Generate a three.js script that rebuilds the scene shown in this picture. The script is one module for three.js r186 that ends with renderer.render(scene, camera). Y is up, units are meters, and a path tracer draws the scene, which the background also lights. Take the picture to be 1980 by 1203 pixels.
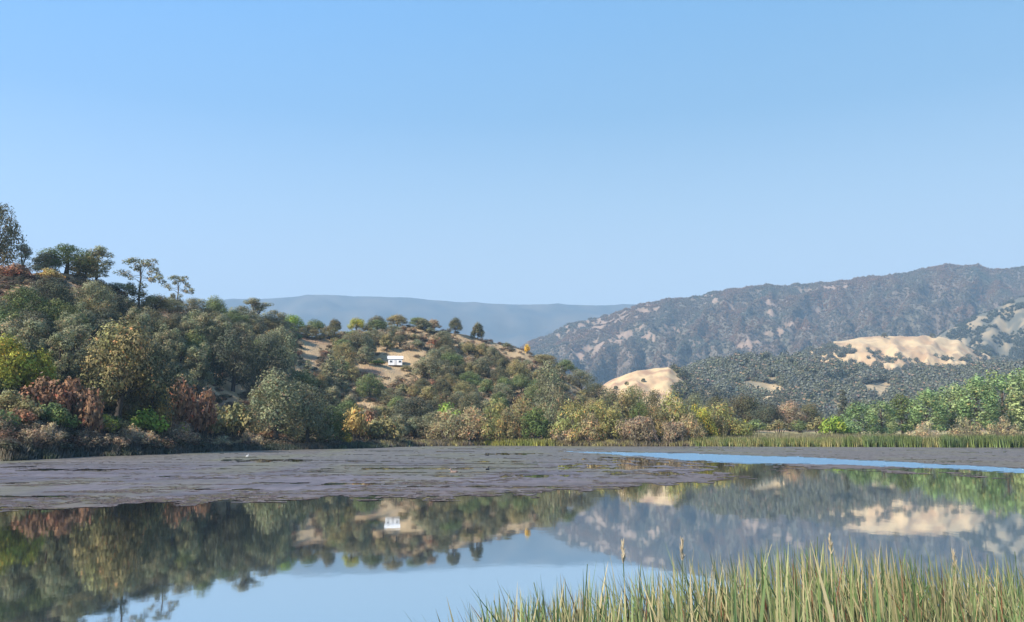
import * as THREE from 'three';
import { mergeGeometries } from 'three/addons/utils/BufferGeometryUtils.js';
import { MarchingCubes } from 'three/addons/objects/MarchingCubes.js';
import { createNoise2D, createNoise3D } from 'simplex-noise';

// ---------------------------------------------------------------- camera, sky, sun, exposure
const scene = new THREE.Scene();
const EYE = 3, F = 1715, HORIZON = 835;                       // eye height; focal length and horizon row in photo pixels
const PITCH = Math.atan((HORIZON - 601.5) / F), CP = Math.cos(PITCH), SP = Math.sin(PITCH);
const camera = new THREE.PerspectiveCamera(2 * Math.atan(601.5 / F) * 180 / Math.PI, 1980 / 1203, 0.1, 30000);
camera.position.set(0, EYE, 0);
camera.rotation.x = PITCH;

const sunDir = new THREE.Vector3(-0.66, 0.64, 0.46).normalize();
const SUN = 5, EXPOSURE = 2.0, HAZE = 1.9e-4;
const sun = new THREE.DirectionalLight(new THREE.Color().setRGB(1, 0.9, 0.76), SUN);
sun.position.copy(sunDir).multiplyScalar(900); sun.position.z -= 200; sun.target.position.set(0, 0, -200);
sun.castShadow = true; sun.shadow.mapSize.set(4096, 4096);
Object.assign(sun.shadow.camera, { left: -420, right: 420, top: 420, bottom: -420, near: 10, far: 2000 });
scene.add(sun, sun.target);
scene.fog = new THREE.FogExp2(new THREE.Color().setRGB(0.46, 0.72, 1.0), HAZE);

const smooth = (a, b, x) => { const t = Math.min(1, Math.max(0, (x - a) / (b - a))); return t * t * (3 - 2 * t); };
const lerp = (a, b, t) => a + (b - a) * t;
{
  const W = 512, H = 256, data = new Float32Array(W * H * 4);
  const stops = [[-90, .30, .42, .5], [-2, .50, .60, .78], [0, .50, .60, .78], [5, .42, .53, .71], [14, .262, .41, .625], [20, .155, .315, .56], [26, .12, .285, .555], [60, .06, .165, .37], [90, .045, .13, .31]];
  for (let r = 0; r < H; r++) {
    const el = (r + 0.5) / H * 180 - 90;
    let k = 0; while (k < stops.length - 2 && el > stops[k + 1][0]) k++;
    const t = (el - stops[k][0]) / (stops[k + 1][0] - stops[k][0]);
    for (let c = 0; c < W; c++) {
      const az = ((c + 0.5) / W - 0.5) * 2 * Math.PI, ce = Math.cos(el * Math.PI / 180);
      const cosg = Math.cos(az) * ce * sunDir.x + Math.sin(el * Math.PI / 180) * sunDir.y + Math.sin(az) * ce * sunDir.z;
      const gamma = Math.acos(Math.max(-1, Math.min(1, cosg))) * 180 / Math.PI;
      const far = smooth(70, 112, gamma), glow = 0.35 * Math.exp(-gamma * gamma / 300);      // the sky is deeper away from the sun
      const o = (r * W + c) * 4;
      for (let i = 0; i < 3; i++) data[o + i] = lerp(stops[k][i + 1], stops[k + 1][i + 1], t) * (1 - far * [0.06, 0.12, 0.22][i]) + glow;
      data[o + 3] = 1;
    }
  }
  const sky = new THREE.DataTexture(data, W, H, THREE.RGBAFormat, THREE.FloatType);
  sky.mapping = THREE.EquirectangularReflectionMapping; sky.magFilter = THREE.LinearFilter; sky.needsUpdate = true;
  scene.background = sky; scene.environment = sky;
}
const renderer = new THREE.WebGLRenderer({ antialias: true });
renderer.toneMapping = THREE.LinearToneMapping;
renderer.toneMappingExposure = EXPOSURE;
renderer.shadowMap.enabled = true;

// ---------------------------------------------------------------- helpers
function rng(seed) { let a = seed >>> 0; return () => { a = (a + 0x6d2b79f5) | 0; let t = Math.imul(a ^ (a >>> 15), 1 | a); t = (t + Math.imul(t ^ (t >>> 7), 61 | t)) ^ t; return ((t ^ (t >>> 14)) >>> 0) / 4294967296; }; }
const n2 = createNoise2D(rng(11)), n3 = createNoise3D(rng(12));
const fbm = (x, y, o = 4) => { let s = 0, a = 0.5; for (let i = 0; i < o; i++) { s += a * n2(x, y); x = x * 2.03 + 17.1; y = y * 2.03 - 9.7; a *= 0.5; } return s; };
// a photo pixel as slopes: u = x / depth, e = (y - eye) / depth
function ray(px, py) { const cx = (px - 990) / F, cy = (601.5 - py) / F, z = CP - cy * SP; return [cx / z, (cy * CP + SP) / z]; }
const U = (px) => (px - 990) / F * CP;                        // u of a pixel column at the horizon
const PX = (u) => 990 + u * F / CP;
function table(rows) {                                        // smooth interpolation through [x, y] rows
  const xs = rows.map((r) => r[0]), ys = rows.map((r) => r[1]);
  return (x) => {
    if (x <= xs[0]) return ys[0];
    for (let i = 1; i < xs.length; i++) if (x < xs[i]) { const t = (x - xs[i - 1]) / (xs[i] - xs[i - 1]); return lerp(ys[i - 1], ys[i], t * t * (3 - 2 * t) * 0.5 + t * 0.5); }
    return ys[ys.length - 1];
  };
}
const used = new Map();
function numbered(name) { const n = used.get(name) ?? 0; used.set(name, n + 1); return n ? name + '_' + String(n).padStart(3, '0') : name; }
function tag(o, label, category, group, kind) {
  if (label) o.userData.label = label; if (category) o.userData.category = category;
  if (group) o.userData.group = group; if (kind) o.userData.kind = kind; return o;
}
function shade(o) { o.traverse((m) => { if (m.isMesh) { m.castShadow = true; m.receiveShadow = true; } }); return o; }
function meshOf(name, geometry, material, parent = scene) {
  const m = new THREE.Mesh(geometry, material); m.name = parent === scene ? numbered(name) : name; shade(m); parent.add(m); return m;
}
const std = (r, g, b, o = {}) => new THREE.MeshStandardMaterial({ color: new THREE.Color().setRGB(r, g, b), roughness: 0.95, ...o });
class Tris {                                                  // collects coloured triangles
  constructor() { this.p = []; this.n = []; this.c = []; this.i = []; }
  vert(x, y, z, nx, ny, nz, c) { this.p.push(x, y, z); this.n.push(nx, ny, nz); this.c.push(c[0], c[1], c[2]); return this.p.length / 3 - 1; }
  geometry() {
    const g = new THREE.BufferGeometry();
    g.setAttribute('position', new THREE.Float32BufferAttribute(this.p, 3)); g.setAttribute('normal', new THREE.Float32BufferAttribute(this.n, 3));
    g.setAttribute('color', new THREE.Float32BufferAttribute(this.c, 3)); g.setIndex(this.i); return g;
  }
}
function limbInto(T, pts, radii, color = [1, 1, 1], sides = 5) { // a tapering tube through points
  let last = null;
  for (let k = 0; k < pts.length; k++) {
    const a = pts[Math.max(0, k - 1)], b = pts[Math.min(pts.length - 1, k + 1)];
    const d = new THREE.Vector3(b[0] - a[0], b[1] - a[1], b[2] - a[2]).normalize();
    const s = new THREE.Vector3(Math.abs(d.y) > 0.9 ? 1 : 0, Math.abs(d.y) > 0.9 ? 0 : 1, 0).cross(d).normalize(), t = d.clone().cross(s), ring = [];
    for (let j = 0; j < sides; j++) {
      const q = j / sides * 2 * Math.PI, nx = s.x * Math.cos(q) + t.x * Math.sin(q), ny = s.y * Math.cos(q) + t.y * Math.sin(q), nz = s.z * Math.cos(q) + t.z * Math.sin(q);
      ring.push(T.vert(pts[k][0] + nx * radii[k], pts[k][1] + ny * radii[k], pts[k][2] + nz * radii[k], nx, ny, nz, color));
    }
    if (last) for (let j = 0; j < sides; j++) { const m = (j + 1) % sides; T.i.push(last[j], last[m], ring[j], last[m], ring[m], ring[j]); }
    last = ring;
  }
}
function noiseTexture(size, f, repeat) {                      // grey tiling texture
  const d = new Uint8Array(size * size * 4), R = size / (2 * Math.PI);
  for (let y = 0; y < size; y++) for (let x = 0; x < size; x++) { const v = Math.max(0, Math.min(255, 255 * f(x / size, y / size))); d.set([v, v, v, 255], (y * size + x) * 4); }
  const t = new THREE.DataTexture(d, size, size); t.wrapS = t.wrapT = THREE.RepeatWrapping; t.magFilter = THREE.LinearFilter; t.repeat.set(repeat, repeat); t.needsUpdate = true; return t;
}
const tile = (u, v, k) => {                                   // periodic noise by blending shifted copies
  const g = (x, y) => fbm(x * k, y * k, 4);
  const a = g(u, v), b = g(u - 1, v), c = g(u, v - 1), d = g(u - 1, v - 1);
  return lerp(lerp(a, b, u), lerp(c, d, u), v);
};

// ---------------------------------------------------------------- the lie of the land
const shoreT = table([[-2500, 30], [-1000, 55], [-400, 78], [0, 93], [250, 114], [500, 145], [700, 166], [830, 188], [940, 196], [1060, 192], [1200, 186], [1340, 186], [1600, 180], [1980, 171], [2600, 150], [3600, 90], [4800, 45]]);
const shoreD = (px) => shoreT(px) + 1.6 * n2(px * 0.011, 3.3) + 0.8 * n2(px * 0.05, 7.7);
const crestRows = [[-1500, 150, 560], [-500, 175, 535], [0, 190, 527], [130, 200, 535], [200, 205, 552], [275, 215, 592], [350, 235, 606], [430, 260, 624], [520, 290, 640], [600, 310, 648], [700, 330, 643], [800, 340, 633], [870, 346, 640], [920, 350, 651], [1000, 350, 675], [1080, 345, 713], [1150, 335, 768], [1220, 320, 812], [1290, 310, 831], [1400, 310, 834], [1700, 320, 834], [2200, 300, 833], [3500, 250, 833]];
const crestD = table(crestRows.map(([px, D, y]) => [PX(ray(px, y)[0]), D]));
const crestH = table(crestRows.map(([px, D, y]) => [PX(ray(px, y)[0]), EYE + ray(px, y)[1] * D]));
const power = table([[0, 1.0], [400, 1.15], [650, 1.7], [760, 1.85], [1100, 1.7], [1300, 1.0]]);
function groundH(x, z) {
  const D = -z;
  if (D < 6) return lerp(-1.2, 1.35, smooth(3, -3, D)) + 0.05 * n2(x, z);
  const px = Math.max(-2400, Math.min(4700, PX(x / D))), s = shoreD(px), c = crestD(px), H = crestH(px);
  if (D < s) return -1.6 * smooth(0, 14, s - D) - 0.02;
  const t = Math.min(1, (D - s) / (c - s));
  let h = Math.min(0.45, (D - s) * 0.3) + (H - 0.45) * Math.pow(t, power(px));
  if (H < 4) h = lerp(Math.min(0.45, (D - s) * 0.3), Math.max(1.6, H), smooth(0, 1, t));
  if (D > c) h = lerp(h, 1.6, smooth(0, 220, D - c));
  return h + (0.25 + Math.min(1.3, H * 0.05)) * Math.min(1, t * 3) * fbm(x * 0.03, z * 0.03, 4) * (D < 1200 ? 1 : 0.3);
}
const barkMat = std(0.11, 0.085, 0.065), barkPale = std(0.32, 0.29, 0.25), barkDark = std(0.06, 0.05, 0.042), barkBrown = std(0.2, 0.15, 0.12);
const grain = noiseTexture(256, (u, v) => 0.5 + 0.75 * tile(u, v, 9), 1);
const grainFine = grain.clone(); grainFine.repeat.set(1 / 7, 1 / 7);
{ // one ground sheet around the camera out to the horizon
  const T = new Tris(), angles = [], radii = [];
  for (let a = -180; a < 180;) { angles.push(a); a += Math.abs(a) < 38 ? 0.22 : 3; }
  for (let r = 0.6; r < 7500; r *= r > 60 && r < 420 ? 1.013 : 1.09) radii.push(r);
  const gold = [0.42, 0.30, 0.165], rust = [0.24, 0.13, 0.08], soil = [0.20, 0.155, 0.11], green = [0.10, 0.12, 0.05], mud = [0.07, 0.065, 0.05];
  const mix = (a, b, t) => a.map((v, i) => lerp(v, b[i], t));
  const uv = [];
  for (const r of radii) for (const a of angles) {
    const q = a * Math.PI / 180, x = r * Math.sin(q), z = -r * Math.cos(q), y = groundH(x, z);
    const big = fbm(x * 0.025 + 5, z * 0.025, 4), fine = fbm(x * 0.2, z * 0.2, 3);
    let c = mix(gold, rust, smooth(0.05, 0.6, big)); c = mix(c, soil, smooth(0.0, 0.5, fine) * 0.7);
    c = mix(c, [0.55, 0.34, 0.19], smooth(27, 33, y) * smooth(-70, -95, x) * 0.8);
    if (y < 1.2) c = mix(mud, mix(green, c, 0.3), smooth(0.05, 1.0, y));
    if (r > 420) c = mix(c, green, 0.5);
    if (x > 40 && y < 3 && y > 0.2) c = mix(c, [0.34, 0.32, 0.15], 0.8);
    const k = 1 + 0.25 * fine;
    T.vert(x, y, z, 0, 1, 0, c.map((v) => v * k)); uv.push(x, z);
  }
  const w = angles.length;
  for (let j = 0; j < radii.length - 1; j++) for (let i = 0; i < w; i++) { const m = (i + 1) % w, a = j * w + i, b = j * w + m; T.i.push(a, b, a + w, b, b + w, a + w); }
  const g = T.geometry(); g.setAttribute('uv', new THREE.Float32BufferAttribute(uv, 2)); g.computeVertexNormals();
  const m = meshOf('ground', g, std(1, 1, 1, { vertexColors: true, bumpMap: grainFine, bumpScale: 0.35 }));
  tag(m, 'dry golden and rusty hillside ground sloping down to the lake', null, null, 'structure');
}

// ---------------------------------------------------------------- water
const ripple = noiseTexture(512, (u, v) => 0.5 + 0.7 * tile(u, v, 7), 1); ripple.repeat.set(1 / 9, 1 / 14);
{
  const g = new THREE.PlaneGeometry(1300, 330, 1, 1); g.rotateX(-Math.PI / 2); g.translate(0, 0, -150);
  const p = g.attributes.position, uv = []; for (let i = 0; i < p.count; i++) uv.push(p.getX(i), p.getZ(i));
  g.setAttribute('uv', new THREE.Float32BufferAttribute(uv, 2));
  const m = meshOf('lake_water', g, new THREE.MeshPhysicalMaterial({ color: new THREE.Color().setRGB(0.64, 0.73, 0.75), metalness: 0.98, roughness: 0.03, bumpMap: ripple, bumpScale: 0.0009 }));
  tag(m, 'calm lake water mirroring the hills and sky', null, null, 'structure');
}
// a floating sheet laid out on rows of constant depth; inside(px, D) > 0 is covered
function floating(name, px0, px1, y0, y1, height, inside, color, material, dx = 2.6, dy = 0.7) {
  const T = new Tris(), uv = [], cols = Math.round((px1 - px0) / dx), rows = Math.round((y1 - y0) / dy), id = new Int32Array((cols + 1) * (rows + 1)).fill(-1);
  const at = (i, j) => {
    const k = j * (cols + 1) + i; if (id[k] >= 0) return id[k];
    const px = px0 + i * dx, D = EYE * F / CP / CP / (y0 + j * dy - HORIZON), x = U(px) * D, z = -D;
    uv.push(x, z); return (id[k] = T.vert(x, height, z, 0, 1, 0, color(px, D, x, z)));
  };
  for (let j = 0; j < rows; j++) for (let i = 0; i < cols; i++) {
    const px = px0 + (i + 0.5) * dx, D = EYE * F / CP / CP / (y0 + (j + 0.5) * dy - HORIZON);
    if (inside(px, D, U(px) * D, -D) > 0) { const a = at(i, j), b = at(i + 1, j), c = at(i, j + 1), d = at(i + 1, j + 1); T.i.push(a, c, b, b, c, d); }
  }
  const g = T.geometry(); g.setAttribute('uv', new THREE.Float32BufferAttribute(uv, 2));
  return meshOf(name, g, material);
}
const rowD = (y) => EYE * F / CP / CP / (y - HORIZON), rowY = (D) => HORIZON + EYE * F / CP / CP / D;
const matEdge = table([[-300, 1000], [0, 990], [130, 985], [260, 981], [400, 976], [500, 968], [600, 966], [750, 961], [850, 955], [1000, 946], [1150, 941], [1300, 930], [1450, 912], [1550, 903], [2100, 921]]);
const chanTop = table([[1080, 872], [1150, 874], [1300, 876], [1500, 882], [1700, 891], [1850, 899], [2000, 908], [2200, 922]]);
const chanLow = table([[1080, 873], [1150, 877], [1230, 882], [1330, 890], [1450, 896], [1600, 898], [1800, 905], [2000, 915], [2200, 928]]);
const streaks = [[150, 908, 120, 2.2], [40, 903, 60, 1.6], [520, 891, 70, 2.6], [800, 906, 170, 1.6], [720, 936, 80, 2.2], [1030, 921, 60, 2.6], [690, 963, 75, 3.4], [610, 972, 60, 2], [960, 893, 60, 1.3], [880, 921, 60, 1.2], [1200, 905, 70, 2], [450, 946, 70, 1.3], [990, 878, 60, 1.5], [1290, 915, 120, 2.2], [330, 921, 70, 1.0], [570, 934, 60, 1.0]];
function matCover(px, D, x, z) {
  const y = rowY(D), n = fbm(x * 0.05, z * 0.022, 4), f = fbm(x * 0.4 + 9, z * 0.12, 3);
  let v = (matEdge(px) - y) / 8 + n * 2.4 + f * 1.3 + 1.2 * fbm(x * 0.2, z * 0.5, 3);
  if (px > 1080) {
    const a = chanTop(px) - y, b = y - chanLow(px), open = Math.max(a, b);         // outside the open channel
    v = Math.min(v, open + f * 1.2);
    if (b > 0) v = Math.min(v, 0.9 + n * 3.4 + f * 1.6 - smooth(1150, 1500, px) * 0.75);  // scum thins out below it
  }
  for (const [sx, sy, sw, sh] of streaks) { const q = ((px - sx) / sw) ** 2 + ((y - sy) / sh) ** 2; if (q < 3) v = Math.min(v, (q - 0.8) * 1.1 + f * 2.6 + 1.4 * n); }
  const w = fbm(x * 0.03 + 60, z * 0.2, 4); v = Math.min(v, 1.0 + 2.6 * w + 0.8 * f + smooth(620, 250, px) * 0.35 + smooth(80, 120, D) * 0.25);
  return v;
}
{
  const m = floating('floating_weed_mat', -260, 2240, 858.4, 1002, 0.012, matCover, (px, D, x, z) => {
    const n = fbm(x * 0.06 + 40, z * 0.02, 4), f = fbm(x * 0.9, z * 0.35, 3), y = rowY(D), edge = smooth(22, 2, matEdge(px) - y);
    const st = fbm(x * 0.018 + 8, z * 0.16, 4);
    let c = [0.105, 0.089, 0.098].map((v) => v * (1 + 0.6 * st));
    const o = smooth(0.0, 0.4, n) * 0.8 + smooth(910, 882, y) * 0.5; c = c.map((v, i) => lerp(v, [0.12, 0.11, 0.07][i], Math.min(1, o)));
    c = c.map((v, i) => lerp(v, [0.115, 0.085, 0.07][i], edge * 0.6 + smooth(1300, 1700, px) * 0.35));
    return c.map((v) => v * (1 + 0.45 * f));
  }, std(1, 1, 1, { vertexColors: true, roughness: 0.58, bumpMap: grain, bumpScale: 0.03 }));
  tag(m, 'purple-grey mat of floating water fern covering the back of the lake', null, null, 'stuff');
  const clump = (() => { const K = new Tris(), q = rng(19); crownInto(K, [[0, 0.3, 0, 0.5, 0.5], [0.3, 0.25, 0.2, 0.35, 0.5], [-0.3, 0.25, -0.1, 0.35, 0.5]], { density: 130, leaf: 0.26, aspect: 0.7, floor: 0.02 }, q); return K.geometry(); })();
  const rnd = rng(91), list = [], I = new THREE.Matrix4(), Q = new THREE.Quaternion(), col = new THREE.Color();
  for (let i = 0; i < 60000 && list.length < 6500; i++) {
    const y = 862 + 130 * Math.pow(rnd(), 0.8), px = -200 + 2300 * rnd(), D = rowD(y), x = U(px) * D, v = matCover(px, D, x, -D);
    if (v < 0.22 || (v > 0.5 && fbm(x * 0.08 + 3, D * 0.2, 3) < 0.12 + 0.2 * rnd())) continue;
    const k = 0.7 + 0.6 * rnd(), w = 0.2 + 0.32 * rnd(); list.push([x, -D, w, 0.02 + 0.03 * rnd(), rnd() * 6.28, ...(rnd() < 0.35 ? [0.14 * k, 0.13 * k, 0.075 * k] : [0.13 * k, 0.105 * k, 0.105 * k])]);
  }
  const tufts = new THREE.InstancedMesh(clump, new THREE.MeshStandardMaterial({ vertexColors: true, roughness: 0.8, side: THREE.DoubleSide }), list.length); tufts.name = 'water_fern_clumps';
  list.forEach(([x, z, w, h, a, cr, cg, cb], i) => { tufts.setMatrixAt(i, I.compose(new THREE.Vector3(x, 0.01, z), Q.setFromAxisAngle(new THREE.Vector3(0, 1, 0), a), new THREE.Vector3(w, h, w))); tufts.setColorAt(i, col.setRGB(cr, cg, cb)); });
  tag(tufts, 'small brown and olive clumps rising from the floating mat', null, null, 'stuff'); scene.add(tufts);
  const chop = noiseTexture(512, (u, v) => 0.5 + 0.7 * tile(u, v, 12), 1); chop.repeat.set(1 / 5, 1 / 4);
  const w = floating('wind_rippled_water', 1090, 2240, 868, 936, 0.006, (px, D) => { const y = rowY(D); const q = n2(U(px) * D * 0.12, D * 0.5) * 1.3 + n2(U(px) * D * 0.5, D * 2.6) * 1.8 + 0.4; return Math.min(chanLow(px) - y, y - chanTop(px)) + q; }, () => [1, 1, 1],
    new THREE.MeshPhysicalMaterial({ color: new THREE.Color().setRGB(0.46, 0.66, 0.76), metalness: 0.9, roughness: 0.3, bumpMap: chop, bumpScale: 0.25 }), 3, 0.5);
  tag(w, 'narrow strip of wind rippled bright blue open water', null, null, 'structure');
}

// ---------------------------------------------------------------- far hills and mountains
function layer(name, label, rows, foot, crest, o) {            // a ridge whose crest passes through the pixel rows at that depth
  const R = rows.map(([px, py]) => { const [u, e] = ray(px, py); return [u, e]; }), E = table(R), u0 = R[0][0], u1 = R[R.length - 1][0];
  const height = (u, D) => {
    const top = EYE + E(u) * crest, t = (D - foot) / (crest - foot), x = u * D;
    const s = o.scale ?? 0.004, gully = 1 - Math.abs(fbm(u * crest * s, D * s * 0.45 + (o.seed ?? 0), 4)) * 2;
    let h = t < 1 ? lerp(o.base ?? 0, top, Math.pow(Math.max(0, t), o.power ?? 1)) : lerp(top, top * 0.35, smooth(0, 1.2, t - 1));
    const amp = (o.amp ?? 0.12) * top * Math.min(1, Math.max(0, t) * 2.5) * (t < 1 ? Math.pow(Math.max(0, 1 - t), 0.6) + 0.05 : 0.05);
    return h + amp * (gully - 0.55) + (o.rough ?? 0) * fbm(u * crest * 0.02, D * 0.012, 3);
  };
  const T = new Tris(), cols = o.cols ?? 260, rn = o.rows ?? 110;
  for (let j = 0; j <= rn; j++) for (let i = 0; i <= cols; i++) {
    const u = lerp(u0, u1, i / cols), D = lerp(foot, crest + (crest - foot) * 0.8, Math.pow(j / rn, 1.0));
    const x = u * D, z = -D, y = height(u, D); T.vert(x, y, z, 0, 1, 0, o.color(u, D, x, z, y));
  }
  for (let j = 0; j < rn; j++) for (let i = 0; i < cols; i++) { const a = j * (cols + 1) + i, b = a + cols + 1; T.i.push(a, a + 1, b, a + 1, b + 1, b); }
  const g = T.geometry(); g.computeVertexNormals();
  const m = meshOf(name, g, std(1, 1, 1, { vertexColors: true })); tag(m, label, null, null, 'structure');
  return { height, E, u0, u1, foot, crest };
}
const mixc = (a, b, t) => a.map((v, i) => lerp(v, b[i], Math.max(0, Math.min(1, t))));
const GOLD = [0.52, 0.385, 0.215], CHAP = [0.10, 0.10, 0.078], PINK = [0.26, 0.185, 0.135];
layer('distant_ridge', 'long blue-grey mountain ridge on the horizon', [[-1800, 590], [-700, 600], [0, 588], [200, 584], [380, 579], [430, 578], [520, 577], [560, 574], [595, 569], [645, 568], [700, 572], [780, 574], [830, 580], [900, 583], [960, 587], [1050, 586], [1120, 588], [1240, 588], [1330, 596], [1500, 600], [1900, 590], [2600, 580], [3600, 600]], 3300, 5000,
  { cols: 300, rows: 60, amp: 0.16, scale: 0.0016, color: (u, D, x, z) => mixc([0.035, 0.05, 0.06], [0.10, 0.095, 0.085], 0.35 + 1.1 * fbm(x * 0.004, z * 0.003, 4)) });
const SPINES = [[1040, 655, 1180, 618, 13], [1150, 640, 1270, 592, 14], [1110, 690, 1240, 640, 16], [1380, 578, 1420, 600, 12], [1425, 678, 1530, 640, 12], [1500, 650, 1600, 598, 9], [1250, 655, 1330, 640, 14], [1500, 620, 1500, 590, 14], [1560, 565, 1660, 552, 9]];
const bareAt = (x, D, px, py) => {                             // pale outcrops along a few spines of the mountain
  let s = 0; for (const [ax, ay, bx, by, w] of SPINES) { const dx = bx - ax, dy = by - ay, t = Math.max(0, Math.min(1, ((px - ax) * dx + (py - ay) * dy) / (dx * dx + dy * dy))); s = Math.max(s, 1 - Math.hypot(px - ax - dx * t, py - ay - dy * t) / w); }
  const spot = fbm(x * 0.028, D * 0.02, 3); return smooth(0.3, 0.75, s * 0.6 + spot * 1.1) * (s > 0 ? 1 : 0.55 * smooth(0.25, 0.45, spot) * smooth(1700, 1400, px));
};
const mountain = layer('wooded_mountain', 'broad wooded mountain rising to the right with pale outcrops', [[860, 790], [980, 690], [1030, 660], [1110, 626], [1180, 609], [1240, 590], [1300, 580], [1350, 572], [1420, 560], [1500, 553], [1600, 548], [1700, 535], [1760, 525], [1830, 514], [1880, 514], [1940, 522], [1980, 518], [2200, 500], [2700, 520], [3400, 560]], 1650, 2500,
  { cols: 420, rows: 150, amp: 0.26, scale: 0.0045, rough: 5, color: (u, D, x, z, y) => {
    const px = PX(u);
    let c = mixc([0.105, 0.096, 0.074], [0.125, 0.098, 0.078], smooth(-0.2, 0.4, fbm(x * 0.008, z * 0.005, 3)));
    return mixc(c, PINK, bareAt(x, D, px, HORIZON - (y - EYE) / D * F * 0.985));
  } });
const spur = layer('wooded_spur', 'wooded mountain spur at the right edge with tan ridge line', [[1600, 740], [1720, 690], [1800, 655], [1850, 632], [1900, 606], [1940, 590], [1980, 572], [2100, 540], [2500, 520], [3200, 560]], 1450, 1800,
  { cols: 200, rows: 90, amp: 0.2, scale: 0.006, rough: 4, color: (u, D, x, z) => {
    const t = (D - 1450) / 350, b = smooth(0.55, 0.75, t + 0.3 * fbm(x * 0.02, z * 0.02, 3)) * smooth(-0.15, 0.2, fbm(x * 0.035, z * 0.02 + 3, 3));
    return mixc(CHAP, GOLD, b * 0.42);
  } });
const goldHill = layer('golden_hill', 'bare golden grass hill with a few dark oaks below the mountain', [[1380, 770], [1480, 715], [1540, 690], [1580, 672], [1620, 659], [1680, 651], [1740, 649], [1800, 651], [1850, 658], [1885, 678], [1930, 694], [2000, 706], [2200, 730], [2600, 760]], 1050, 1420,
  { cols: 320, rows: 140, amp: 0.16, scale: 0.009, rough: 3, power: 0.8, color: (u, D, x, z) => mixc(mixc(GOLD, [0.36, 0.235, 0.13], 0.45 + 1.5 * fbm(x * 0.02, z * 0.014, 5)), [0.30, 0.22, 0.13], smooth(0.1, 0.5, fbm(x * 0.06, z * 0.04, 3)) * 0.5) });
const woodHill = layer('wooded_hill', 'wooded hill with tan clearings in the middle distance', [[1180, 806], [1250, 770], [1310, 728], [1360, 708], [1420, 697], [1500, 694], [1570, 700], [1640, 716], [1720, 726], [1800, 722], [1900, 716], [2000, 712], [2200, 720], [2600, 770]], 620, 930,
  { cols: 240, rows: 90, amp: 0.12, scale: 0.009, rough: 2, color: (u, D, x, z) => mixc(GOLD, [0.2, 0.17, 0.11], 0.65 + 1.2 * fbm(x * 0.03, z * 0.02, 4)) });
const nearGold = layer('golden_knoll', 'small golden grass knoll between the left hill and the far woods', [[1040, 810], [1110, 776], [1150, 752], [1190, 730], [1240, 717], [1292, 708], [1310, 718], [1350, 752], [1420, 775], [1500, 765], [1560, 790], [1640, 815]], 520, 720,
  { cols: 220, rows: 100, amp: 0.14, scale: 0.016, rough: 2, color: (u, D, x, z) => mixc(GOLD, [0.34, 0.21, 0.125], 0.4 + 1.5 * fbm(x * 0.035, z * 0.03, 5)) });

// ---------------------------------------------------------------- foliage
const leafMats = {};
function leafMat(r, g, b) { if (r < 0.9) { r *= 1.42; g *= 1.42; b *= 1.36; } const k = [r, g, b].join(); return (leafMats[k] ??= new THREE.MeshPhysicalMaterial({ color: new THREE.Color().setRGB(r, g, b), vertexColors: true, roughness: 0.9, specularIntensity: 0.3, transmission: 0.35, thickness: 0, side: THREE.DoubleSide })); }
const TINT = {
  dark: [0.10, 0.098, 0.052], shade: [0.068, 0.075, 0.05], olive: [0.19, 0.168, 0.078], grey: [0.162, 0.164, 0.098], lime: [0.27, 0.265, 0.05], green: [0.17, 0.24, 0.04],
  deep: [0.09, 0.125, 0.04], rust: [0.215, 0.118, 0.072], tan: [0.36, 0.28, 0.17], brown: [0.25, 0.195, 0.13], willow: [0.235, 0.23, 0.085], sallow: [0.285, 0.25, 0.14],
  cotton: [0.155, 0.22, 0.095], pale: [0.19, 0.245, 0.115], yellow: [0.5, 0.35, 0.05], amber: [0.33, 0.245, 0.085], mid: [0.115, 0.145, 0.056], straw: [0.40, 0.33, 0.2],
};
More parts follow.
